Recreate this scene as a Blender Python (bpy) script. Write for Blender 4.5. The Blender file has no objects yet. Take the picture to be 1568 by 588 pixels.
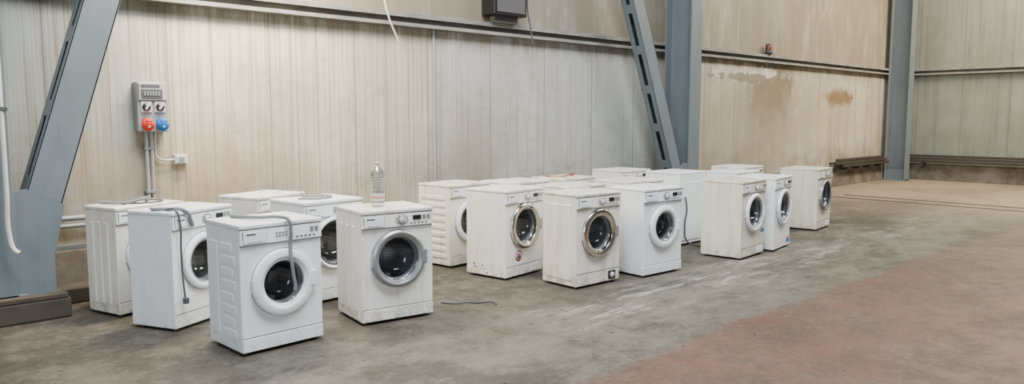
import bpy, bmesh, math, random
from mathutils import Vector, Matrix
random.seed(4)
S=bpy.context.scene
COL=S.collection
ZOOM=None

# ------------------------------------------------------------------ node helpers
class NT:
    def __init__(s,name):
        s.mat=bpy.data.materials.new(name); s.mat.use_nodes=True
        s.t=s.mat.node_tree; s.t.nodes.clear()
        s.out=s.t.nodes.new('ShaderNodeOutputMaterial')
    def n(s,typ,**kw):
        nd=s.t.nodes.new(typ)
        for k,v in kw.items(): setattr(nd,k,v)
        return nd
    def put(s,sock,v):
        if isinstance(v,bpy.types.NodeSocket): s.t.links.new(v,sock)
        elif v is not None:
            if isinstance(v,(tuple,list)) and len(v)==3 and sock.type=='RGBA': v=(*v,1)
            sock.default_value=v
    def m(s,op,a,b=None,c=None,clamp=False):
        nd=s.n('ShaderNodeMath',operation=op); nd.use_clamp=clamp
        s.put(nd.inputs[0],a)
        if b is not None: s.put(nd.inputs[1],b)
        if c is not None: s.put(nd.inputs[2],c)
        return nd.outputs[0]
    def mix(s,f,a,b,bt='MIX'):
        nd=s.n('ShaderNodeMix',data_type='RGBA',blend_type=bt)
        s.put(nd.inputs[0],f); s.put(nd.inputs[6],a); s.put(nd.inputs[7],b)
        return nd.outputs[2]
    def ss(s,v,lo,hi,o0=0.0,o1=1.0):
        nd=s.n('ShaderNodeMapRange'); nd.interpolation_type='SMOOTHSTEP'
        s.put(nd.inputs[0],v); s.put(nd.inputs[1],lo); s.put(nd.inputs[2],hi); s.put(nd.inputs[3],o0); s.put(nd.inputs[4],o1)
        return nd.outputs[0]
    def pos(s): return s.n('ShaderNodeNewGeometry').outputs['Position']
    def obj(s): return s.n('ShaderNodeTexCoord').outputs['Object']
    def xyz(s,v):
        nd=s.n('ShaderNodeSeparateXYZ'); s.put(nd.inputs[0],v); return nd.outputs
    def scale(s,v,sc,loc=(0,0,0)):
        nd=s.n('ShaderNodeMapping'); s.put(nd.inputs[0],v); nd.inputs['Scale'].default_value=sc; nd.inputs['Location'].default_value=loc
        return nd.outputs[0]
    def noise(s,v,sc,det=4,rough=.55,dist=0):
        nd=s.n('ShaderNodeTexNoise'); s.put(nd.inputs['Vector'],v); nd.inputs['Scale'].default_value=sc
        nd.inputs['Detail'].default_value=det; nd.inputs['Roughness'].default_value=rough; nd.inputs['Distortion'].default_value=dist
        return nd.outputs['Fac']
    def bump(s,h,st=.3,dist=.01):
        nd=s.n('ShaderNodeBump'); nd.inputs['Strength'].default_value=st; nd.inputs['Distance'].default_value=dist
        s.put(nd.inputs['Height'],h); return nd.outputs[0]
    def pr(s,col,rough=.5,metal=0.0,normal=None,spec=None):
        p=s.n('ShaderNodeBsdfPrincipled')
        s.put(p.inputs['Base Color'],col); s.put(p.inputs['Roughness'],rough); s.put(p.inputs['Metallic'],metal)
        if normal is not None: s.put(p.inputs['Normal'],normal)
        if spec is not None: p.inputs['Specular IOR Level'].default_value=spec
        s.t.links.new(p.outputs[0],s.out.inputs[0]); return s.mat

def simple(name,col,rough=.5,metal=0.0,var=.08,sc=8,spec=None):
    N=NT(name); o=N.obj(); f=N.noise(o,sc)
    c=N.mix(f,tuple(x*(1-var) for x in col),tuple(min(1,x*(1+var)) for x in col))
    return N.pr(c,rough,metal,spec=spec)

def white_enamel(name,base,grime=.4,yellow=0.0):
    N=NT(name); o=N.obj(); p=N.pos(); z=N.xyz(p)[2]
    st=N.noise(N.scale(p,(14,14,1.2)),1.0,5,.65)
    stm=N.ss(st,.52,.74,0,grime*.75)
    blot=N.ss(N.noise(p,3.5,6,.72),.48,.72,0,grime*.5)
    c=N.mix(stm,base,(.46,.40,.30)); c=N.mix(blot,c,(.56,.525,.44))
    low=N.m('MULTIPLY',N.ss(z,.0,.17,1,0),N.ss(N.noise(p,14,5,.75),.40,.68))
    c=N.mix(N.m('MULTIPLY',low,grime*1.2,clamp=True),c,(.26,.21,.15))
    top=N.m('MULTIPLY',N.ss(z,.80,.86),N.ss(N.noise(p,9,5,.75),.42,.66))
    c=N.mix(N.m('MULTIPLY',top,grime*.9,clamp=True),c,(.38,.335,.26))
    sp=N.ss(N.noise(p,60,2,.5),.69,.75,0,grime*.9)
    c=N.mix(sp,c,(.26,.20,.13))
    scr=N.ss(N.noise(N.scale(p,(40,40,3)),1.0,3,.6),.66,.70,0,grime*.6)
    c=N.mix(scr,c,(.35,.32,.27))
    if yellow>0: c=N.mix(N.m('MULTIPLY',N.ss(st,.45,.6),yellow),c,(.62,.55,.39))
    return N.pr(c,.32)

M={}
M['enA']=white_enamel('white_enamel_cool',(.84,.88,.92),.34)
M['enB']=white_enamel('white_enamel_warm',(.84,.84,.81),.66)
M['enC']=white_enamel('white_enamel_dirty',(.79,.78,.72),.9,.28)
M['enD']=white_enamel('white_enamel_cream',(.71,.69,.61),.9,.38)
M['plastic']=simple('white_plastic',(.83,.87,.91),.38)
M['ringgrey']=simple('silver_plastic',(.33,.34,.36),.32,.5)
M['chrome']=simple('chrome',(.72,.68,.62),.12,1.0)
M['rubber']=simple('grey_rubber',(.20,.205,.21),.6)
M['black']=simple('black_plastic',(.012,.012,.014),.35)
M['dark']=simple('dark_gap',(.03,.03,.032),.7)
M['lightgrey']=simple('light_grey_plastic',(.55,.56,.57),.45)
M['panelgrey']=simple('panel_grey_plastic',(.24,.26,.26),.45)
M['panelcover']=simple('panel_cover_plastic',(.36,.38,.38),.4)
M['hose']=simple('grey_hose',(.18,.20,.21),.5)
M['hosedk']=simple('dark_hose',(.07,.07,.08),.5)
M['red']=simple('red_plastic',(.60,.02,.012),.35)
M['blue']=simple('blue_plastic',(.005,.14,.52),.35)
M['stickw']=simple('sticker_white',(.75,.75,.75),.4)
M['stickr']=simple('sticker_red',(.55,.04,.04),.4)
M['stickb']=simple('sticker_blue',(.03,.16,.42),.4)
M['rust']=simple('rust',(.22,.07,.025),.8)
M['pipew']=simple('painted_pipe_white',(.52,.51,.48),.45)
M['cablew']=simple('white_cable',(.62,.60,.55),.5)
M['pipeg']=simple('conduit_grey',(.30,.31,.31),.45)
M['bars']=simple('rusty_steel_bars',(.035,.028,.024),.7,0,.4,5)
M['beacon']=simple('beacon_red',(.12,.03,.02),.4)

def drum_mat():
    N=NT('perforated_drum'); o=N.obj()
    v=N.n('ShaderNodeTexVoronoi'); N.put(v.inputs['Vector'],o); v.inputs['Scale'].default_value=45; v.inputs['Randomness'].default_value=.15
    d=N.ss(v.outputs['Distance'],.18,.3)
    return N.pr(N.mix(d,(.02,.02,.02),(.62,.63,.65)),.34,.75)
M['drum']=drum_mat()

def clear(name,tint,lo,hi):
    N=NT(name)
    tr=N.n('ShaderNodeBsdfTransparent'); tr.inputs[0].default_value=(*tint,1)
    gl=N.n('ShaderNodeBsdfGlossy'); gl.inputs['Roughness'].default_value=.04
    lw=N.n('ShaderNodeLayerWeight'); lw.inputs[0].default_value=.35
    f=N.ss(lw.outputs['Facing'],0,1,lo,hi)
    mx=N.n('ShaderNodeMixShader'); N.put(mx.inputs[0],f)
    N.t.links.new(tr.outputs[0],mx.inputs[1]); N.t.links.new(gl.outputs[0],mx.inputs[2]); N.t.links.new(mx.outputs[0],N.out.inputs[0])
    return N.mat
M['glass']=clear('door_glass',(.72,.74,.76),.05,.45)
M['pet']=clear('clear_bottle_plastic',(.84,.87,.90),.20,.95)

def steel_paint():
    N=NT('blue_grey_steel_paint'); p=N.pos()
    n=N.noise(N.scale(p,(3,3,1)),1.6,6,.65)
    c=N.mix(n,(.095,.118,.138),(.165,.195,.215))
    s=N.ss(N.noise(N.scale(p,(9,9,1.2)),1.5,5,.7),.57,.73)
    c=N.mix(N.m('MULTIPLY',s,.65),c,(.08,.068,.055))
    return N.pr(c,.5,normal=N.bump(n,.1))
M['steel']=steel_paint()
def rail_paint():
    N=NT('dusty_rail_paint'); p=N.pos()
    n=N.noise(N.scale(p,(1.2,3,6)),2,6,.7)
    c=N.mix(N.ss(n,.35,.7),(.16,.163,.155),(.31,.295,.25))
    return N.pr(c,.6)
M['rail']=rail_paint()

def wall_mat():
    N=NT('wall_sandwich_panels'); p=N.pos(); X,Y,Z=N.xyz(p)
    r=N.n('ShaderNodeValToRGB'); N.put(r.inputs[0],N.m('DIVIDE',X,20))
    cr=r.color_ramp
    pts=[(0,(.36,.40,.415)),(.105,(.41,.43,.42)),(.135,(.57,.53,.44)),(.262,(.54,.515,.44)),(.29,(.46,.475,.46)),(.49,(.40,.425,.425)),(.53,(.53,.495,.415)),(1,(.52,.48,.40))]
    while len(cr.elements)<len(pts): cr.elements.new(.5)
    for e,(q,c) in zip(cr.elements,pts): e.position=q; e.color=(*c,1)
    c=r.outputs[0]
    k=N.m('SUBTRACT',X,.42)
    idx=N.m('FLOOR',k); wn=N.n('ShaderNodeTexWhiteNoise',noise_dimensions='1D'); N.put(wn.inputs['W'],idx)
    c=N.mix(1.0,c,N.mix(wn.outputs['Value'],(.91,.91,.91),(1.04,1.04,1.03)),'MULTIPLY')
    left=N.ss(X,5.2,6.2,1,.35)
    st=N.noise(N.scale(p,(7,1,.22)),2.2,6,.65)
    c=N.mix(N.ss(st,.48,.70,0,.70),c,(.28,.24,.175))
    st2=N.noise(N.scale(p,(22,1,.10)),2.0,3,.6)
    c=N.mix(N.m('MULTIPLY',N.ss(st2,.52,.66,0,.40),left),c,(.31,.265,.19))
    st3=N.noise(N.scale(p,(60,1,.25)),1.6,2,.5)
    c=N.mix(N.m('MULTIPLY',N.ss(st3,.56,.64,0,.7),left),c,(.22,.16,.095))
    cloud=N.noise(p,.7,6,.65)
    c=N.mix(N.ss(cloud,.42,.64,0,.60),c,(.33,.315,.28))
    fine=N.noise(p,5,7,.75)
    c=N.mix(N.ss(fine,.50,.68,0,.50),c,(.29,.265,.215))
    speck=N.noise(p,26,4,.7)
    c=N.mix(N.m('MULTIPLY',N.ss(speck,.60,.68,0,.65),N.ss(cloud,.35,.6)),c,(.17,.14,.10))
    # heavier water runs on the right-hand bay
    run=N.noise(N.scale(p,(3.2,1,.16),(7,0,0)),2.0,6,.7)
    c=N.mix(N.m('MULTIPLY',N.ss(run,.50,.66,0,.60),N.ss(X,10.3,10.6)),c,(.27,.21,.14))
    rib=N.m('FRACT',N.m('DIVIDE',X,.0625))
    line=N.m('SUBTRACT',1,N.ss(N.m('ABSOLUTE',N.m('SUBTRACT',rib,.5)),.0,.16))
    amt=N.ss(X,5.3,5.6,.20,.03)
    c=N.mix(N.m('MULTIPLY',line,amt),c,(.20,.185,.15))
    fr=N.m('FRACT',k); d=N.m('MINIMUM',fr,N.m('SUBTRACT',1,fr))
    seam=N.m('SUBTRACT',1,N.ss(d,.003,.012))
    c=N.mix(N.m('MULTIPLY',seam,.6),c,(.12,.115,.10))
    def spot(x,z,rx,rz,lo=.5,hi=1.0,seed=0,amp=1.7,sc=3.2):
        dx=N.m('DIVIDE',N.m('SUBTRACT',X,x),rx); dz=N.m('DIVIDE',N.m('SUBTRACT',Z,z),rz)
        dd=N.m('SQRT',N.m('ADD',N.m('MULTIPLY',dx,dx),N.m('MULTIPLY',dz,dz)))
        dd=N.m('ADD',dd,N.m('MULTIPLY',N.m('SUBTRACT',N.noise(N.scale(p,(1,1,1),(seed,0,0)),sc,7,.75),.5),amp))
        return N.ss(dd,lo,hi,1,0)
    c=N.mix(N.m('MULTIPLY',spot(13.75,2.10,.85,.52,.55,1.45,0,2.6),.95),c,(.125,.09,.055))
    c=N.mix(N.m('MULTIPLY',spot(13.9,1.70,1.1,.9,.2,1.5,4,2.2),.65),c,(.22,.17,.11))
    c=N.mix(N.m('MULTIPLY',spot(12.9,2.40,1.6,.18,.75,.9,3,2.8,2.6),.9),c,(.70,.68,.63))
    c=N.mix(N.m('MULTIPLY',spot(12.9,2.30,1.6,.10,.65,.8,6,2.8,4.0),.85),c,(.13,.10,.07))
    c=N.mix(N.m('MULTIPLY',spot(16.9,1.98,.88,.22,.4,1.1,5,2.2),1),c,(.17,.09,.033))
    c=N.mix(N.m('MULTIPLY',spot(16.2,1.6,2.2,.9,.0,1.3,15,1.6),.40),c,(.32,.26,.17))
    c=N.mix(N.m('MULTIPLY',spot(12.4,1.3,2.2,1.6,.2,1.3,8),.55),c,(.28,.235,.165))
    c=N.mix(N.m('MULTIPLY',spot(6.2,1.15,.8,1.0,.2,1.2,11),.5),c,(.25,.22,.17))
    c=N.mix(N.m('MULTIPLY',spot(2.6,1.0,1.6,.5,.1,1.2,21,2.2),.6),c,(.34,.24,.13))
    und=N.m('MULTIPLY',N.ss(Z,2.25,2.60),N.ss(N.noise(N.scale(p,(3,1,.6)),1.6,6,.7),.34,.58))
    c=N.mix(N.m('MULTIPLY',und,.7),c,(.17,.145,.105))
    low=N.m('MULTIPLY',N.ss(Z,.4,1.2,1,0),N.ss(N.noise(p,2.5,6,.75),.33,.64))
    c=N.mix(N.m('MULTIPLY',low,.72),c,(.19,.145,.095))
    upm=N.ss(Z,2.68,2.76)
    c=N.mix(N.m('MULTIPLY',upm,N.ss(N.noise(N.scale(p,(1,1,.5)),1.3,6,.75),.3,.66,.30,.9)),c,(.22,.19,.14))
    h=N.m('SUBTRACT',0,N.m('ADD',N.m('MULTIPLY',line,amt),seam))
    return N.pr(c,.55,normal=N.bump(h,.35,.01))
M['wall']=wall_mat()

def wall_end_mat():
    N=NT('wall_end_panels'); p=N.pos(); X,Y,Z=N.xyz(p)
    n=N.noise(p,.8,6,.65)
    c=N.mix(N.ss(n,.3,.7),(.17,.19,.16),(.25,.265,.225))
    st=N.noise(N.scale(p,(1,6,.25)),2.0,6,.65)
    c=N.mix(N.ss(st,.46,.70,0,.65),c,(.145,.135,.10))
    fr=N.m('FRACT',N.m('ADD',Y,.2)); d=N.m('MINIMUM',fr,N.m('SUBTRACT',1,fr))
    seam=N.m('SUBTRACT',1,N.ss(d,.004,.016))
    c=N.mix(N.m('MULTIPLY',seam,.5),c,(.09,.09,.07))
    return N.pr(c,.55)
M['wallend']=wall_end_mat()

def concrete_mat():
    N=NT('plinth_concrete'); p=N.pos(); Z=N.xyz(p)[2]
    n=N.noise(p,2.2,7,.7)
    c=N.mix(N.ss(n,.3,.7),(.09,.074,.056),(.21,.187,.152))
    return N.pr(c,.85,normal=N.bump(n,.4,.02))
M['conc']=concrete_mat()
M['kerb']=simple('kerb_concrete',(.055,.046,.035),.9,0,.5,6)

def floor_mat():
    N=NT('warehouse_floor'); p=N.pos(); X,Y,Z=N.xyz(p)
    n1=N.noise(p,.55,8,.66); n2=N.noise(p,3.0,9,.78); n3=N.noise(N.scale(p,(1,1.8,1)),1.2,8,.7); n4=N.noise(p,22,6,.8); n5=N.noise(p,9,7,.8)
    c=N.mix(N.ss(n1,.32,.68),(.080,.071,.056),(.128,.116,.094))
    c=N.mix(N.ss(n2,.42,.60,0,.80),c,(.048,.042,.033))
    c=N.mix(N.ss(n4,.50,.66,0,.65),c,(.170,.156,.128))
    c=N.mix(N.ss(n5,.52,.64,0,.60),c,(.150,.137,.112))
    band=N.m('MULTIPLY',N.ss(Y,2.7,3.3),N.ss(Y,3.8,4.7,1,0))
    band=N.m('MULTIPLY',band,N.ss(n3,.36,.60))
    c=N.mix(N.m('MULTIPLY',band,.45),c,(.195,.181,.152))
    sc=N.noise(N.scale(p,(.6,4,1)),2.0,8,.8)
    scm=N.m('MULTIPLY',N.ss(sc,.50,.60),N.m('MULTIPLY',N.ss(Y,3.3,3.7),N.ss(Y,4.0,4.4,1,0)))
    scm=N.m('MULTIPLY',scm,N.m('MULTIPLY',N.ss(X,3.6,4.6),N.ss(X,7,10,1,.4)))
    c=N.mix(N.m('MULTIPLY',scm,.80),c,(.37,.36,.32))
    dk=N.ss(N.noise(N.scale(p,(.8,1.2,1),(4,2,0)),.9,8,.76),.50,.60)
    c=N.mix(N.m('MULTIPLY',dk,.62),c,(.034,.030,.024))
    dk2=N.m('MULTIPLY',N.ss(N.noise(p,1.6,8,.78),.44,.56),N.ss(Y,3.9,4.8))
    c=N.mix(N.m('MULTIPLY',dk2,.66),c,(.034,.030,.023))
    wht=N.ss(N.noise(p,40,3,.6),.66,.72,0,.55)
    c=N.mix(wht,c,(.26,.245,.21))
    ye=N.m('ADD',Y,N.m('ADD',N.m('MULTIPLY',N.m('SUBTRACT',n2,.5),.22),N.m('MULTIPLY',N.m('SUBTRACT',n1,.5),.35)))
    rm=N.ss(ye,2.80,2.90,1,0)
    red=N.mix(N.ss(n1,.35,.65),(.092,.041,.030),(.135,.056,.042))
    red=N.mix(N.ss(n2,.40,.64,0,.75),red,(.066,.046,.036))
    red=N.mix(N.ss(n4,.48,.68,0,.55),red,(.155,.105,.083))
    red=N.mix(N.ss(n5,.54,.65,0,.55),red,(.105,.086,.068))
    fade=N.ss(N.noise(p,.45,7,.68),.38,.64,.55,1.0)
    far=N.ss(X,5.5,13,1,.45)
    c=N.mix(N.m('MULTIPLY',N.m('MULTIPLY',rm,fade),far),c,red)
    c=N.mix(N.m('MULTIPLY',N.ss(X,11,16.5,0,.7),N.ss(n1,.3,.6,.6,1)),c,(.34,.27,.195))  # warm light on the far floor, painted in as a lighter tan
    v=N.n('ShaderNodeTexVoronoi',feature='DISTANCE_TO_EDGE'); N.put(v.inputs['Vector'],N.mix(.25,p,N.n('ShaderNodeTexNoise').outputs['Color'])); v.inputs['Scale'].default_value=.30
    cr=N.ss(v.outputs['Distance'],.0005,.003,1,0)
    c=N.mix(N.m('MULTIPLY',cr,.2),c,(.03,.026,.022))
    rough=N.ss(n2,.3,.7,.40,.68)
    return N.pr(c,rough,normal=N.bump(N.m('ADD',n2,N.m('MULTIPLY',n4,.8)),.55,.015),spec=.35)
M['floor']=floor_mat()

# ------------------------------------------------------------------ mesh helpers
def link(o,parent=None):
    COL.objects.link(o)
    if parent is not None: o.parent=parent
    return o
def empty(name,loc=(0,0,0),rz=0,parent=None):
    e=bpy.data.objects.new(name,None); e.empty_display_size=.1; e.location=loc; e.rotation_euler=(0,0,rz); return link(e,parent)
def mk(name,bm,mat,parent=None,smooth=False,loc=None,rot=None):
    me=bpy.data.meshes.new(name); bmesh.ops.recalc_face_normals(bm,faces=bm.faces[:]); bm.to_mesh(me); bm.free()
    for a in (mat if isinstance(mat,list) else [mat]): me.materials.append(a)
    if smooth:
        for f in me.polygons: f.use_smooth=True
    o=bpy.data.objects.new(name,me)
    if loc: o.location=loc
    if rot: o.rotation_euler=rot
    return link(o,parent)
def addbox(bm,x0,x1,y0,y1,z0,z1,bev=0,seg=2,mtx=None):
    r=bmesh.ops.create_cube(bm,size=1); vs=r['verts']
    for v in vs: v.co=Vector(((x0+x1)/2+v.co.x*(x1-x0),(y0+y1)/2+v.co.y*(y1-y0),(z0+z1)/2+v.co.z*(z1-z0)))
    if bev>0:
        es=list({e for v in vs for e in v.link_edges})
        r=bmesh.ops.bevel(bm,geom=es,offset=bev,segments=seg,affect='EDGES',profile=.5); vs=list({v for f in r['faces'] for v in f.verts}|{v for v in vs if v.is_valid})
    if mtx is not None:
        for v in vs: v.co=mtx@v.co
    return vs
def box(name,x0,x1,y0,y1,z0,z1,mat,parent=None,bev=0,seg=2,loc=None,rot=None):
    bm=bmesh.new(); addbox(bm,x0,x1,y0,y1,z0,z1,bev,seg); return mk(name,bm,mat,parent,loc=loc,rot=rot)
def lathe(name,prof,mat,parent=None,axis='Z',c=(0,0,0),seg=48,smooth=True,rot=None):
    bm=bmesh.new(); rings=[]
    for r,t in prof:
        ring=[]
        if r<1e-6:
            ring=[bm.verts.new((0,0,t) if axis=='Z' else (0,t,0))]
        else:
            for i in range(seg):
                a=2*math.pi*i/seg
                ring.append(bm.verts.new((r*math.cos(a),r*math.sin(a),t) if axis=='Z' else (r*math.cos(a),t,r*math.sin(a))))
        rings.append(ring)
    for A,B in zip(rings,rings[1:]):
        for i in range(seg):
            j=(i+1)%seg
            if len(A)==1 and len(B)==1: continue
            if len(A)==1: bm.faces.new((A[0],B[i],B[j]))
            elif len(B)==1: bm.faces.new((A[i],A[j],B[0]))
            else: bm.faces.new((A[i],A[j],B[j],B[i]))
    return mk(name,bm,mat,parent,smooth,loc=c,rot=rot)
def tube(name,pts,r,mat,parent=None,loc=(0,0,0)):
    cu=bpy.data.curves.new(name,'CURVE'); cu.dimensions='3D'; cu.bevel_depth=r; cu.bevel_resolution=3; cu.resolution_u=10; cu.use_fill_caps=True
    sp=cu.splines.new('BEZIER'); sp.bezier_points.add(len(pts)-1)
    for b,q in zip(sp.bezier_points,pts): b.co=q; b.handle_left_type='AUTO'; b.handle_right_type='AUTO'
    o=bpy.data.objects.new(name+'_c',cu); COL.objects.link(o)
    dg=bpy.context.evaluated_depsgraph_get(); me=bpy.data.meshes.new_from_object(o.evaluated_get(dg)); me.name=name
    bpy.data.objects.remove(o); me.materials.clear(); me.materials.append(mat)
    for f in me.polygons: f.use_smooth=True
    ob=bpy.data.objects.new(name,me); ob.location=loc; return link(ob,parent)

# ------------------------------------------------------------------ washing machine
def washer(C,rot,dep,h=.85,W=.595,ring='plastic',inner='ringgrey',R=.225,rin=.155,cz=.47,body='enA',side=None,knob=.33,display=True,
           handle=True,plinth='full',thick=.038,cx=None,drawer=True):
    root=empty('washing_machine',(C[0],C[1],0),math.radians(rot))
    B=M[body]; cx=W/2 if cx is None else cx
    bm=bmesh.new(); addbox(bm,0,W,0,dep,.018,h-.028,.009,3)
    o=mk('cabinet',bm,[B,M['drum']],root)
    cb=bmesh.new(); bmesh.ops.create_cone(cb,cap_ends=True,segments=56,radius1=rin+.02,radius2=rin+.02,depth=2*(dep-.09))
    bmesh.ops.rotate(cb,verts=cb.verts,matrix=Matrix.Rotation(math.pi/2,3,'X')); bmesh.ops.translate(cb,verts=cb.verts,vec=(cx,0,cz))
    cut=mk('cut',cb,M['drum'],root)
    md=o.modifiers.new('b','BOOLEAN'); md.operation='DIFFERENCE'; md.object=cut; md.solver='EXACT'
    dg=bpy.context.evaluated_depsgraph_get(); me=bpy.data.meshes.new_from_object(o.evaluated_get(dg))
    o.modifiers.clear(); o.data=me; bpy.data.objects.remove(cut)
    me.materials.clear(); me.materials.append(B); me.materials.append(M['drum'])
    for f in me.polygons:
        c=f.center; f.material_index=1 if (math.hypot(c.x-cx,c.z-cz)<rin+.022 and c.y>.003 and c.y<dep-.05) else 0
    bm=bmesh.new(); addbox(bm,-.003,W+.003,-.014,dep,h-.03,h,.009,3); addbox(bm,.03,W-.03,.03,dep-.03,h-.004,h+.0025,.002,1); mk('worktop',bm,B,root)
    box('worktop_seam',.004,W-.004,-.004,dep-.006,h-.036,h-.029,M['dark'],root)
    bm=bmesh.new(); pz0,pz1=h-.135,h-.034
    vs=addbox(bm,.002,W-.002,-.016,.004,pz0,pz1,.005,2)
    for v in vs:
        if v.co.y<-.008 and v.co.z>(pz0+pz1)/2: v.co.y+=.006
    mk('control_panel',bm,M['plastic'] if body=='enA' else B,root)
    box('panel_shadow_gap',.004,W-.004,-.003,.003,pz0-.005,pz0+.001,M['dark'],root)
    pm=(pz0+pz1)/2
    if drawer:
        box('drawer_gap',.016,.189,-.0165,-.010,pz0+.004,pz1-.008,M['hose'],root,.004)
        box('drawer_front',.02,.185,-.021,-.010,pz0+.008,pz1-.012,M['plastic'],root,.004)
        box('drawer_grip',.045,.150,-.0225,-.018,pz0+.014,pz0+.030,M['lightgrey'],root,.003)
        box('name_badge',.04,.105,-.0222,-.019,pz1-.034,pz1-.026,M['hosedk'],root)
    if knob:
        lathe('programme_knob',[(0,-.042),(.020,-.042),(.024,-.036),(.026,-.012)],M['lightgrey'],root,'Y',(knob,0,pm),24)
        lathe('knob_ring',[(.026,-.0185),(.036,-.0185),(.037,-.012)],M['chrome'] if ring=='chrome' else M['ringgrey'],root,'Y',(knob,0,pm),28)
        box('knob_mark',knob-.002,knob+.002,-.0435,-.041,pm,pm+.02,M['hosedk'],root)
    if display:
        box('display',W-.175,W-.105,-.0205,-.012,pm-.004,pm+.030,M['black'],root,.003)
    bm=bmesh.new()
    for i in range(5): addbox(bm,W-.20+i*.032,W-.182+i*.032,-.0205,-.012,pm-.030,pm-.020,.002,1)
    mk('buttons',bm,M['hose'],root)
    bm=bmesh.new()
    for i in range(6): addbox(bm,W-.090+(i%2)*.036,W-.065+(i%2)*.036,-.0195,-.012,pm+.026-(i//2)*.012,pm+.030-(i//2)*.012)
    if knob:
        for i in range(9):
            a=math.radians(-120+30*i); X_=knob+.048*math.sin(a); Z_=pm+.040*math.cos(a)
            if abs(Z_-pm)<.042: addbox(bm,X_-.006,X_+.006,-.0195,-.012,Z_-.0018,Z_+.0018)
    else:
        for i in range(8): addbox(bm,.25+.022*(i%4),.264+.022*(i%4),-.0195,-.012,pm+.012-(i//4)*.02,pm+.016-(i//4)*.02)
    mk('panel_print',bm,M['hose'],root)
    t=thick
    lathe('door_frame',[(R,.001),(R,-t*.60),(R-.001,-t*.66),(R-.008,-t*.84),(R-.010,-t*.86),(rin+.045,-t),(rin+.030,-t),(rin+.027,-t*.98),(rin+.014,-t*.70)],M[ring],root,'Y',(cx,0,cz),64)
    lathe('door_seam',[(R+.004,.0),(R+.004,-.003),(R-.001,-.003)],M['hose'],root,'Y',(cx,0,cz),64)
    lathe('door_inner_rim',[(rin+.016,-t*.74),(rin+.004,-t*.70),(rin,-t*.5),(rin,-.002)],M[inner],root,'Y',(cx,0,cz),64)
    g=[(rin+.001,-t*.45),(rin*.93,-t*.25),(rin*.86,.02),(rin*.78,.07),(rin*.6,.10),(rin*.3,.115),(0,.12)]
    lathe('door_glass',g,M['glass'],root,'Y',(cx,0,cz),48)
    lathe('door_gasket',[(rin+.018,.004),(rin+.005,.010),(rin-.012,.022),(rin-.012,.045),(rin+.004,.055),(rin+.018,.058)],M['rubber'],root,'Y',(cx,0,cz),48)
    bm=bmesh.new()
    for k in range(3):
        a=math.radians(90+120*k+20)
        mt=Matrix.Translation((cx,0,cz))@Matrix.Rotation(a,4,'Y')
        addbox(bm,rin-.035,rin+.018,.07,dep-.10,-.02,.02,.008,2,mt)
    mk('drum_paddles',bm,M['hose'],root)
    if handle:
        bm=bmesh.new(); addbox(bm,cx+R-.035,cx+R+.012,-t-.004,-.008,cz-.055,cz+.055,.008,2)
        mk('door_handle',bm,M[ring if ring!='chrome' else 'ringgrey'],root)
    box('door_hinge',cx-R-.004,cx-R+.02,-.018,-.001,cz-.045,cz+.045,M['lightgrey'],root,.003)
    if plinth=='full':
        box('kick_panel',.003,W-.003,-.008,.004,.022,.112,B,root,.004)
        box('kick_gap',.004,W-.004,-.002,.003,.110,.117,M['dark'],root)
    elif plinth=='hatch':
        box('kick_gap',.01,W-.01,-.0015,.003,.134,.139,M['hose'],root)
        box('filter_hatch',W-.16,W-.06,-.004,.004,.035,.115,M['black'],root,.004)
        lathe('filter_cap',[(0,-.016),(.026,-.016),(.028,-.004)],M['lightgrey'],root,'Y',(W-.11,0,.075),20)
    elif plinth=='flap':
        box('kick_gap',.01,W-.01,-.0015,.003,.120,.125,M['hose'],root)
        box('filter_flap',W-.20,W-.05,-.006,.004,.030,.108,M['plastic'],root,.006)
    bm=bmesh.new()
    for fx in (.05,W-.05):
        for fy in (.05,dep-.05):
            r=bmesh.ops.create_cone(bm,cap_ends=True,segments=16,radius1=.022,radius2=.018,depth=.02)
            bmesh.ops.translate(bm,verts=r['verts'],vec=(fx,fy,.01))
    mk('feet',bm,M['black'],root)
    if side:
        bm=bmesh.new()
        for sx,(a,b) in ((0,(-.006,.006)),(1,(W-.006,W+.006))):
            if side=='lozenge':
                for i in range(8):
                    z=.10+i*.082; inset=.03 if i%2 else 0
                    addbox(bm,a,b,.07+inset,dep*.56,z,z+.058,.0058,1)
                addbox(bm,a,b,dep*.66,dep-.04,.10,h-.13,.0058,1)
            elif side=='hribs':
                for i in range(9):
                    z=.09+i*.076; addbox(bm,a,b,.07,dep-.05,z,z+.046,.0058,1)
            elif side=='vribs':
                for i in range(3):
                    y=.10+i*(dep-.12)/3; addbox(bm,a,b,y,y+(dep-.2)/3*.72,.09,h-.12,.0058,1)
            elif side=='panel':
                addbox(bm,a,b,.06,dep-.05,.07,h-.10,.0058,1)
        mk('pressed_side_panels',bm,B,root)
    bm=bmesh.new(); addbox(bm,.03,W-.03,dep-.002,dep+.006,.06,h-.12,.003,1); mk('rear_cover',bm,B,root)
    return root

w1=washer((1.92,4.62),2.9,.485,.862,ring='plastic',inner='plastic',R=.225,rin=.145,cz=.455,side='lozenge',knob=None,display=False,body='enA')
w2=washer((2.87,4.71),-8.5,.49,.862,ring='ringgrey',inner='ringgrey',R=.220,rin=.165,cz=.485,body='enB',side='vribs')
w3=washer((1.80,5.50),26.0,.42,.875,W=.60,ring='plastic',R=.215,rin=.15,cz=.48,body='enA',plinth='flap')
w4=washer((1.62,6.20),17.5,.40,.86,ring='plastic',body='enC',side='vribs')
w5=washer((2.84,5.53),6.9,.49,.86,ring='plastic',inner='black',R=.225,rin=.175,cz=.50,body='enA')
w6=washer((2.74,6.18),20.9,.46,.86,body='enB')
w7=washer((4.68,5.95),6.4,.48,.86,body='enC',side='hribs',ring='plastic')
w8=washer((4.70,5.13),8.4,.50,.862,body='enB',ring='chrome',inner='chrome',R=.225,rin=.165,cz=.50,plinth='flap')
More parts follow.
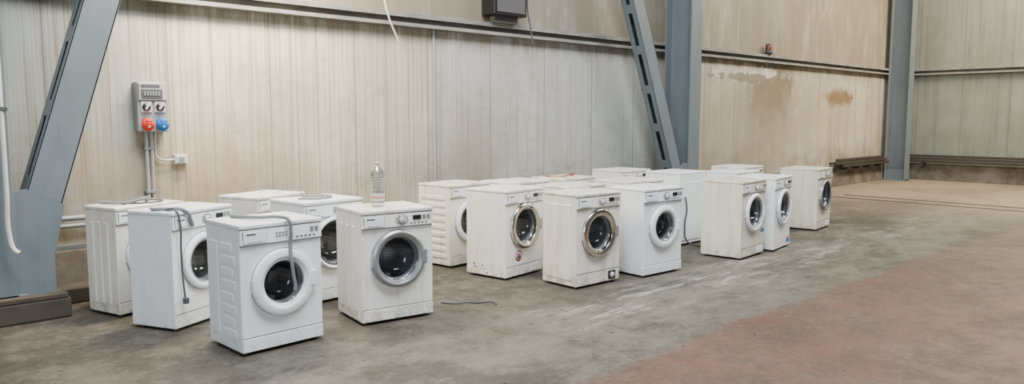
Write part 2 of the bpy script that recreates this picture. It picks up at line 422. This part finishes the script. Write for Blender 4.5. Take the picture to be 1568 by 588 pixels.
w9=washer((4.91,4.42),-1.8,.44,.865,body='enC',ring='chrome',inner='chrome',R=.225,rin=.160,cz=.49,plinth='hatch',side='panel')
w10=washer((5.75,4.31),-3.1,.45,.865,body='enA',ring='plastic',R=.212,rin=.135,cz=.48)
w11=washer((7.25,4.13),4.6,.48,.86,body='enD',ring='plastic',inner='ringgrey',R=.215,rin=.155,cz=.50,display=False,plinth='flap')
w12=washer((7.99,4.14),9.5,.498,.86,body='enA',ring='plastic',inner='ringgrey',R=.215,cz=.50)
w13=washer((9.91,4.52),7.2,.52,.85,body='enD',ring='ringgrey',inner='black',R=.21,rin=.165,cz=.48,display=False,plinth='flap')
w14=washer((5.35,5.75),2,.48,.86,body='enB')
w15=washer((6.10,5.70),4,.48,.86,body='enC')
w9b=washer((5.45,5.02),2,.45,.86,body='enC')
w10b=washer((6.35,4.98),-3,.48,.86,body='enB')
w16=washer((7.50,5.98),0,.5,.87,body='enB')
w17=washer((8.10,5.60),180,.5,.89,body='enA')
w18=washer((9.40,5.35),3,.5,.86,body='enB')
w19=washer((8.60,4.98),2,.45,.85,body='enA')

tube('drain_hose',[(.14,.40,.876),(.17,.25,.880),(.22,.12,.885),(.30,.03,.888),(.335,-.03,.872),(.345,-.040,.80),(.340,-.036,.70),(.335,-.053,.60),(.345,-.056,.50),(.355,-.058,.42),(.352,-.058,.395)],.012,M['hose'],w1)
tube('power_cable',[(.10,.30,.881),(.05,.10,.886),(.03,-.02,.884),(.045,-.035,.80),(.05,-.03,.60),(.06,-.025,.40),(.07,-.03,.24)],.007,M['hosedk'],w3)
box('plug',.052,.085,-.055,-.02,.20,.245,M['hosedk'],w3,.006)
tube('drain_hose',[(.02,.20,.888),(.06,.08,.890),(.10,.0,.888),(.125,-.035,.86),(.15,-.035,.80),(.17,-.03,.76)],.013,M['hose'],w3)
tube('drain_hose',[(.10,.34,.876),(.20,.15,.874),(.33,.10,.905),(.42,.22,.874),(.50,.30,.872)],.013,M['hose'],w4)
tube('power_cable',[(.15,.10,.868),(.25,.30,.868),(.5,.15,.868),(.3,.06,.868),(.18,.2,.872)],.006,M['hosedk'],w4)
tube('inlet_hose',[(.10,.22,.872),(.22,.10,.872),(.36,.12,.874),(.40,.30,.872),(.25,.36,.874),(.2,.25,.880),(.33,.18,.876)],.008,M['hose'],w5)
tube('power_cable',[(.1,.35,.868),(.25,.2,.868),(.32,.1,.90),(.4,.2,.868),(.52,.3,.868)],.007,M['rust'],w15)
tube('inlet_hose',[(.50,.52,.60),(.50,.54,.45),(.52,.53,.25),(.50,.56,.06),(.42,.66,.012),(.30,.72,.012)],.010,M['hosedk'],w17)

def sticker(parent,x,z,r):
    lathe('sticker_ring',[(0,-.002),(r,-.002),(r,.001)],M['stickr'],parent,'Y',(x,0,z),32)
    lathe('sticker_disc',[(0,-.003),(r*.78,-.003),(r*.78,-.001)],M['stickw'],parent,'Y',(x,0,z),32)
    lathe('sticker_centre',[(0,-.004),(r*.52,-.004),(r*.52,-.001)],M['stickb'],parent,'Y',(x,0,z),24)
    box('sticker_bar',-r*.8,r*.8,-.005,-.002,-r*.09,r*.09,M['stickr'],parent,loc=(x,0,z),rot=(0,math.radians(40),0))
sticker(w8,.20,.215,.052)
bm=bmesh.new()
for i in range(18):
    y=random.uniform(.05,.42); z=random.uniform(.03,.14); s=random.uniform(.004,.012)
    addbox(bm,-.0012,.002,y,y+s*1.6,z,z+s)
mk('rust_chips',bm,M['rust'],w8)
box('energy_label',.50,.58,-.003,.001,.26,.30,M['stickb'],w11)
box('energy_label',.44,.56,-.010,-.007,.055,.10,M['stickb'],w12)
box('energy_label_red',.44,.56,-.010,-.007,.10,.112,M['stickr'],w12)

# ------------------------------------------------------------------ bottle
bt=empty('plastic_bottle',(3.13,4.88,.867),.3)
k=1.22
prof=[(0,.006),(.030*k,.0),(.040*k,.006),(.044*k,.02)]
z=.02
for i in range(11):
    prof+=[(.0445*k,z+.006),(.0385*k,z+.012),(.0445*k,z+.018)]; z+=.020
prof+=[(.044*k,.255),(.036*k,.280),(.020*k,.305),(.0145,.316),(.0145,.330)]
lathe('bottle_body',prof,M['pet'],bt,'Z',(0,0,0),14,smooth=False)
lathe('bottle_cap',[(.0,.345),(.0155,.345),(.016,.328),(.014,.328)],M['stickw'],bt,'Z',(0,0,0),20)
lathe('bottle_label',[(.0458*k,.045),(.0458*k,.105)],simple('bottle_label_pink',(.66,.56,.54),.5),bt,'Z',(0,0,0),32)
lathe('bottle_label_stripe',[(.0463*k,.065),(.0463*k,.080)],simple('label_red',(.6,.22,.19),.5),bt,'Z',(0,0,0),32)

# ------------------------------------------------------------------ room shell
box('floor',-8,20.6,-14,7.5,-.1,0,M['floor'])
box('wall_back',-8,20.5,7.3,7.5,0,8.0,M['wall'])
box('wall_right',20.3,20.5,-14,7.3,0,8.0,M['wallend'])
box('trim_plinth_back',-8,20.3,7.22,7.31,0,.41,M['conc'],bev=.008)
box('trim_plinth_right',20.2,20.31,-14,7.22,0,.41,M['conc'],bev=.008)
box('trim_flashing',-8,20.3,7.25,7.31,.41,.45,M['rail'],bev=.004)
def rail(name,a,b,axis):
    bm=bmesh.new()
    parts=[(.0,.012,2.60,2.75),(-.10,.012,2.74,2.752),(-.10,.012,2.60,2.612),(-.105,-.095,2.60,2.64),(-.105,-.095,2.70,2.752)]
    for (q0,q1,z0,z1) in parts:
        if axis=='x': addbox(bm,a,b,7.29+q0,7.29+q1,z0,z1)
        else: addbox(bm,20.29+q0,20.29+q1,a,b,z0,z1)
    return mk(name,bm,M['rail'])
rail('trim_girt_back',-8,20.28,'x'); rail('trim_girt_right',-14,7.18,'y')
def rail2(name,a,b,z,axis):
    bm=bmesh.new()
    if axis=='x': addbox(bm,a,b,7.19,7.30,z,z+.14,.004,1)
    else: addbox(bm,20.19,20.30,a,b,z,z+.14,.004,1)
    mk(name,bm,M['rail'])
rail2('trim_girt_upper_back',-8,20.18,5.2,'x'); rail2('trim_girt_upper_right',-14,7.18,5.2,'y')

def column(x0,x1,y0=6.70,y1=7.19,base=0.0):
    r=empty('steel_column',((x0+x1)/2,(y0+y1)/2,base)); w=(x1-x0)/2; d=(y1-y0)/2
    bm=bmesh.new()
    addbox(bm,-w,w,-d,-d+.024,0,8-base,.003,1); addbox(bm,-w,w,d-.024,d,0,8-base,.003,1); addbox(bm,-.008,.008,-d+.02,d-.02,0,8-base)
    mk('h_section',bm,M['steel'],r)
    bm=bmesh.new(); addbox(bm,-w-.06,w+.06,-d-.0,d,0,.025,.003,1)
    for sx in (-1,1): addbox(bm,sx*w*.55-.006,sx*w*.55+.006,-d+.02,d-.02,.025,.275)
    mk('base_plate',bm,M['steel'],r); return r
c1=column(.76,1.05,base=.161); c2=column(10.08,10.38); c3=column(19.40,19.70)

def brace(pa,pb,w=.26,y0=6.74,y1=6.99,step=.62):
    (xa,za),(xb,zb)=pa,pb; L=math.hypot(xb-xa,zb-za); ang=math.atan2(xb-xa,zb-za)
    r=empty('diagonal_brace',(xa,(y0+y1)/2,za)); r.rotation_euler=(0,ang,0); d=(y1-y0)/2; h=w/2
    bm=bmesh.new()
    for s in (-1,1):
        ya,yb=(-d,-d+.012) if s<0 else (d-.012,d)
        addbox(bm,-h,h,ya,yb,0,L,.003,1)
        fa,fb=(-d,-d+.075) if s<0 else (d-.075,d)
        addbox(bm,-h,-h+.010,fa,fb,0,L); addbox(bm,h-.010,h,fa,fb,0,L)
    mk('channels',bm,M['steel'],r)
    bm=bmesh.new(); z=.1
    while z<L-.2:
        for s in (-1,1):
            x=s*(h-.004); addbox(bm,x-.005,x+.005,-d+.05,d-.05,z,z+.13)
        z+=step
    mk('battens',bm,M['steel'],r)
    box('slot_shade',-.01,.01,-d+.02,d-.02,.0,L,M['dark'],r)  # dark sheet standing in for shade in the gap between the channels
    return r
b1=brace((1.24,.84),(3.15,7.0),.26)
b2=brace((9.86,.72),(7.25,7.0),.25,6.76,6.98)
def gusset(c,sgn,z0):
    bm=bmesh.new()
    vs=[bm.verts.new((sgn*x,0,z)) for x,z in ((.0,0),(.40,0),(.40,.30),(.49,.70),(.24,.84),(.0,.80))]
    f=bm.faces.new(vs); e=bmesh.ops.extrude_face_region(bm,geom=[f]); bmesh.ops.translate(bm,verts=[v for v in e['geom'] if isinstance(v,bmesh.types.BMVert)],vec=(0,.02,0))
    mk('gusset',bm,M['steel'],c,loc=(.0,-.235,z0))
gusset(c1,1,0.0); gusset(c2,-1,0.0)

box('concrete_kerb',-2.0,1.36,6.50,7.22,0,.16,M['kerb'],bev=.015)
box('concrete_kerb',1.365,2.0,6.95,7.22,0,.13,M['kerb'],bev=.012)
box('timber_plank',-.2,1.34,6.50,6.60,.161,.195,simple('old_timber',(.06,.045,.031),.85,0,.5,9),bev=.004)

# ------------------------------------------------------------------ services on wall
ep=empty('electrical_panel',(2.235,7.3,1.42))
box('enclosure',-.13,.13,-.13,0,0,.45,M['panelgrey'],ep,.010,3)
box('hinged_cover',-.118,.118,-.150,-.128,.285,.44,M['panelcover'],ep,.006)
box('breaker_window',-.100,.080,-.156,-.148,.300,.385,M['hosedk'],ep,.003)
bm=bmesh.new()
for i in range(6): addbox(bm,-.080+i*.024,-.064+i*.024,-.162,-.154,.325,.362,.001,1)
mk('breakers',bm,M['hose'],ep)
box('top_vent',-.10,.06,-.153,-.148,.400,.425,M['hosedk'],ep)
for sx in (-.058,.058):
    box('switch_plate',sx-.045,sx+.045,-.142,-.128,.175,.275,M['pipew'],ep,.005)
    lathe('rotary_base',[(0,-.162),(.032,-.162),(.036,-.142)],M['black'],ep,'Y',(sx,0,.225),28)
    box('rotary_grip',-.009,.009,-.185,-.160,-.028,.028,M['lightgrey'],ep,.004,loc=(sx,0,.225),rot=(0,math.radians(35),0))
for sx,m in ((-.062,'red'),(.062,'blue')):
    sk=empty('socket_'+m,(sx,-.13,.085),0,ep); sk.rotation_euler=(math.radians(25),0,0)
    lathe('socket_body',[(0,-.070),(.046,-.070),(.050,-.062),(.050,-.030),(.040,-.028),(.038,.03)],M[m],sk,'Y',(0,0,0),32)
    lathe('socket_lid',[(0,-.088),(.040,-.088),(.047,-.080),(.047,-.069)],M[m],sk,'Y',(0,0,0),28)
    lathe('socket_lid_boss',[(0,-.094),(.010,-.094),(.012,-.087)],M['pipew'],sk,'Y',(0,0,0),20)
    box('socket_hinge',-.024,.024,-.082,-.055,.042,.058,M[m],sk,.004)
for i,dx in enumerate((-.045,.0)):
    tube('conduit_%d'%i,[(dx,-.05,.0),(dx,-.05,-.4),(dx,-.05,-.80)],.016,M['pipeg'],ep)
tube('conduit_branch',[(.035,-.04,.0),(.035,-.04,-.16),(.045,-.04,-.235),(.09,-.04,-.262),(.20,-.04,-.262)],.010,M['pipew'],ep)
for dz in (-.15,-.55): box('pipe_clip',-.07,.03,-.07,-.002,dz-.012,dz+.012,M['hose'],ep,.002)
jb=empty('junction_box',(2.49,7.3,1.115))
box('box_body',-.06,.06,-.06,0,0,.09,M['pipew'],jb,.006)
box('box_face',-.042,.042,-.067,-.058,.012,.078,M['lightgrey'],jb,.003)
box('switch_rocker',-.025,.025,-.072,-.064,.025,.065,M['hose'],jb,.003)
tube('wall_conduit',[(1.2,7.20,.69),(1.7,7.20,.69),(2.15,7.20,.69)],.024,M['pipeg'])
tube('wall_conduit',[(1.2,7.20,.625),(1.7,7.20,.625),(2.2,7.20,.625)],.020,M['pipeg'])
tube('downpipe',[(1.0,6.62,4.5),(1.0,6.62,2.0),(1.0,6.62,1.0),(1.0,6.615,.66),(1.02,6.59,.56),(1.05,6.56,.53)],.018,M['pipew'],c1,loc=(-.905,-6.945,-.161))
box('pipe_bracket',.93,1.04,6.60,6.70,1.60,1.63,M['hosedk'],c1,bev=.003,loc=(-.905,-6.945,-.161))
tube('wall_pipe',[(5.49,7.27,.42),(5.49,7.27,1.5),(5.49,7.27,2.6)],.014,M['pipeg'])
fb=empty('junction_cabinet',(6.55,7.18,2.84))
box('cabinet_body',-.28,.28,-.14,.11,0,.35,M['black'],fb,.012)
box('cabinet_door',-.24,.24,-.152,-.138,.03,.32,M['hosedk'],fb,.006)
box('cabinet_feet',-.2,.2,-.05,.05,-.088,.002,M['hosedk'],fb)
tube('hanging_cable',[(6.92,7.12,3.2),(6.90,7.10,2.95),(6.93,7.08,2.75),(6.98,7.08,2.50)],.010,M['hosedk'])
tube('hanging_cable',[(4.58,7.0,3.6),(4.60,7.0,2.95),(4.66,6.98,2.65),(4.80,7.0,2.40)],.011,M['cablew'])
bc=empty('warning_beacon',(13.45,7.20,2.752))
box('beacon_bracket',-.05,.05,-.05,.09,0,.02,M['hosedk'],bc,.003)
lathe('beacon_base',[(0,.02),(.075,.02),(.075,.06),(.06,.065)],M['hosedk'],bc,'Z',(0,0,0),24)
lathe('beacon_lens',[(.062,.062),(.062,.17),(.045,.20),(0,.21)],M['beacon'],bc,'Z',(0,0,0),24)
tube('beacon_cable',[(0,-.11,0),(0,-.115,-.12),(0.02,-.06,-.20),(0.02,.09,-.25)],.006,M['hosedk'],bc)
def bars(name,horizontal,a,b):
    bm=bmesh.new()
    for i,(o,z) in enumerate([(0,.44),(.07,.44),(.02,.51),(.08,.51),(.05,.575)]):
        j=random.uniform(-.3,.3)
        if horizontal: addbox(bm,a+j,b-.05*i,7.04+o,7.09+o,z,z+.055,.004,1)
        else: addbox(bm,20.04+o,20.09+o,a+j,b,z,z+.055,.004,1)
    for k in range(4):
        t=a+.5+(b-a-1)*k/3
        if horizontal: addbox(bm,t,t+.06,7.0,7.23,.38,.44)
        else: addbox(bm,20.0,20.21,t,t+.06,.38,.44)
    mk(name,bm,M['bars'])
bars('steel_bar_stack',True,16.4,19.3); bars('steel_bar_stack',False,-1,7.0)
bm=bmesh.new()
for dx in (0,.55): addbox(bm,14.45+dx,14.52+dx,-8,6.3,-.001,.006)
mk('floor_track',bm,M['bars'])
tube('cable_scrap',[(3.72,4.86,.008),(3.80,4.74,.010),(3.86,4.70,.016),(3.93,4.66,.008),(4.05,4.58,.010),(4.02,4.50,.008)],.006,M['hosedk'])
bm=bmesh.new()
for i in range(150):
    x=random.uniform(.6,13); y=random.uniform(1.2,4.3) if i%3 else random.uniform(4.0,4.6); s=random.uniform(.003,.011)
    a=random.uniform(0,3.1); mt=Matrix.Translation((x,y,0))@Matrix.Rotation(a,4,'Z')
    addbox(bm,-s,s*random.uniform(.6,1.6),-s*.5,s*.6,0,s*.5,0,1,mt)
mk('floor_debris',bm,simple('grit',(.10,.085,.065),.9,0,.7,30))

# ------------------------------------------------------------------ lights
def area(name,loc,tgt,sx,sy,power,col):
    l=bpy.data.lights.new(name,'AREA'); l.shape='RECTANGLE'; l.size=sx; l.size_y=sy; l.energy=power; l.color=col
    o=bpy.data.objects.new(name,l); o.location=loc; o.rotation_euler=(Vector(tgt)-Vector(loc)).to_track_quat('-Z','Y').to_euler(); COL.objects.link(o)
area('ceiling_lamp_warm',(3.0,6.4,3.7),(3.0,7.1,0),1.4,.3,270,(1,.86,.62))
area('overhead_fill',(3.2,1.8,8.5),(4.5,3.5,0),7,2.5,1750,(.94,.975,1))  # added overhead area light, no roof opening behind it
area('overhead_fill_far',(14,1,8.5),(14,3,0),6,3,1000,(1,.96,.87))  # second added overhead light, for the far end of the hall
area('rear_left_soft_light',(-6,-1,3.5),(4,5,0.5),4,4,420,(.90,.96,1))  # unseen area source, soft light from behind left
area('far_floor_fill',(18.2,2.5,6.5),(17.5,5.0,0),2.5,1.0,800,(1,.82,.56))  # added warm light to brighten the far floor, no fixture there
w=bpy.data.worlds.new('World'); S.world=w; w.use_nodes=True
w.node_tree.nodes['Background'].inputs[0].default_value=(.84,.92,1.0,1); w.node_tree.nodes['Background'].inputs[1].default_value=.15

# ------------------------------------------------------------------ camera
cam=bpy.data.cameras.new('Camera'); cam.sensor_width=36; cam.lens=1136/1568*36
co=bpy.data.objects.new('Camera',cam); co.location=(0,0,1.55)
co.rotation_euler=(math.pi/2-math.atan(114/1136),0,math.radians(47-90)); COL.objects.link(co); S.camera=co
if ZOOM:
    zf,zx,zy=ZOOM; cam.lens*=zf; cam.shift_x=(zx-784)/1568*zf; cam.shift_y=(294-zy)/1568*zf
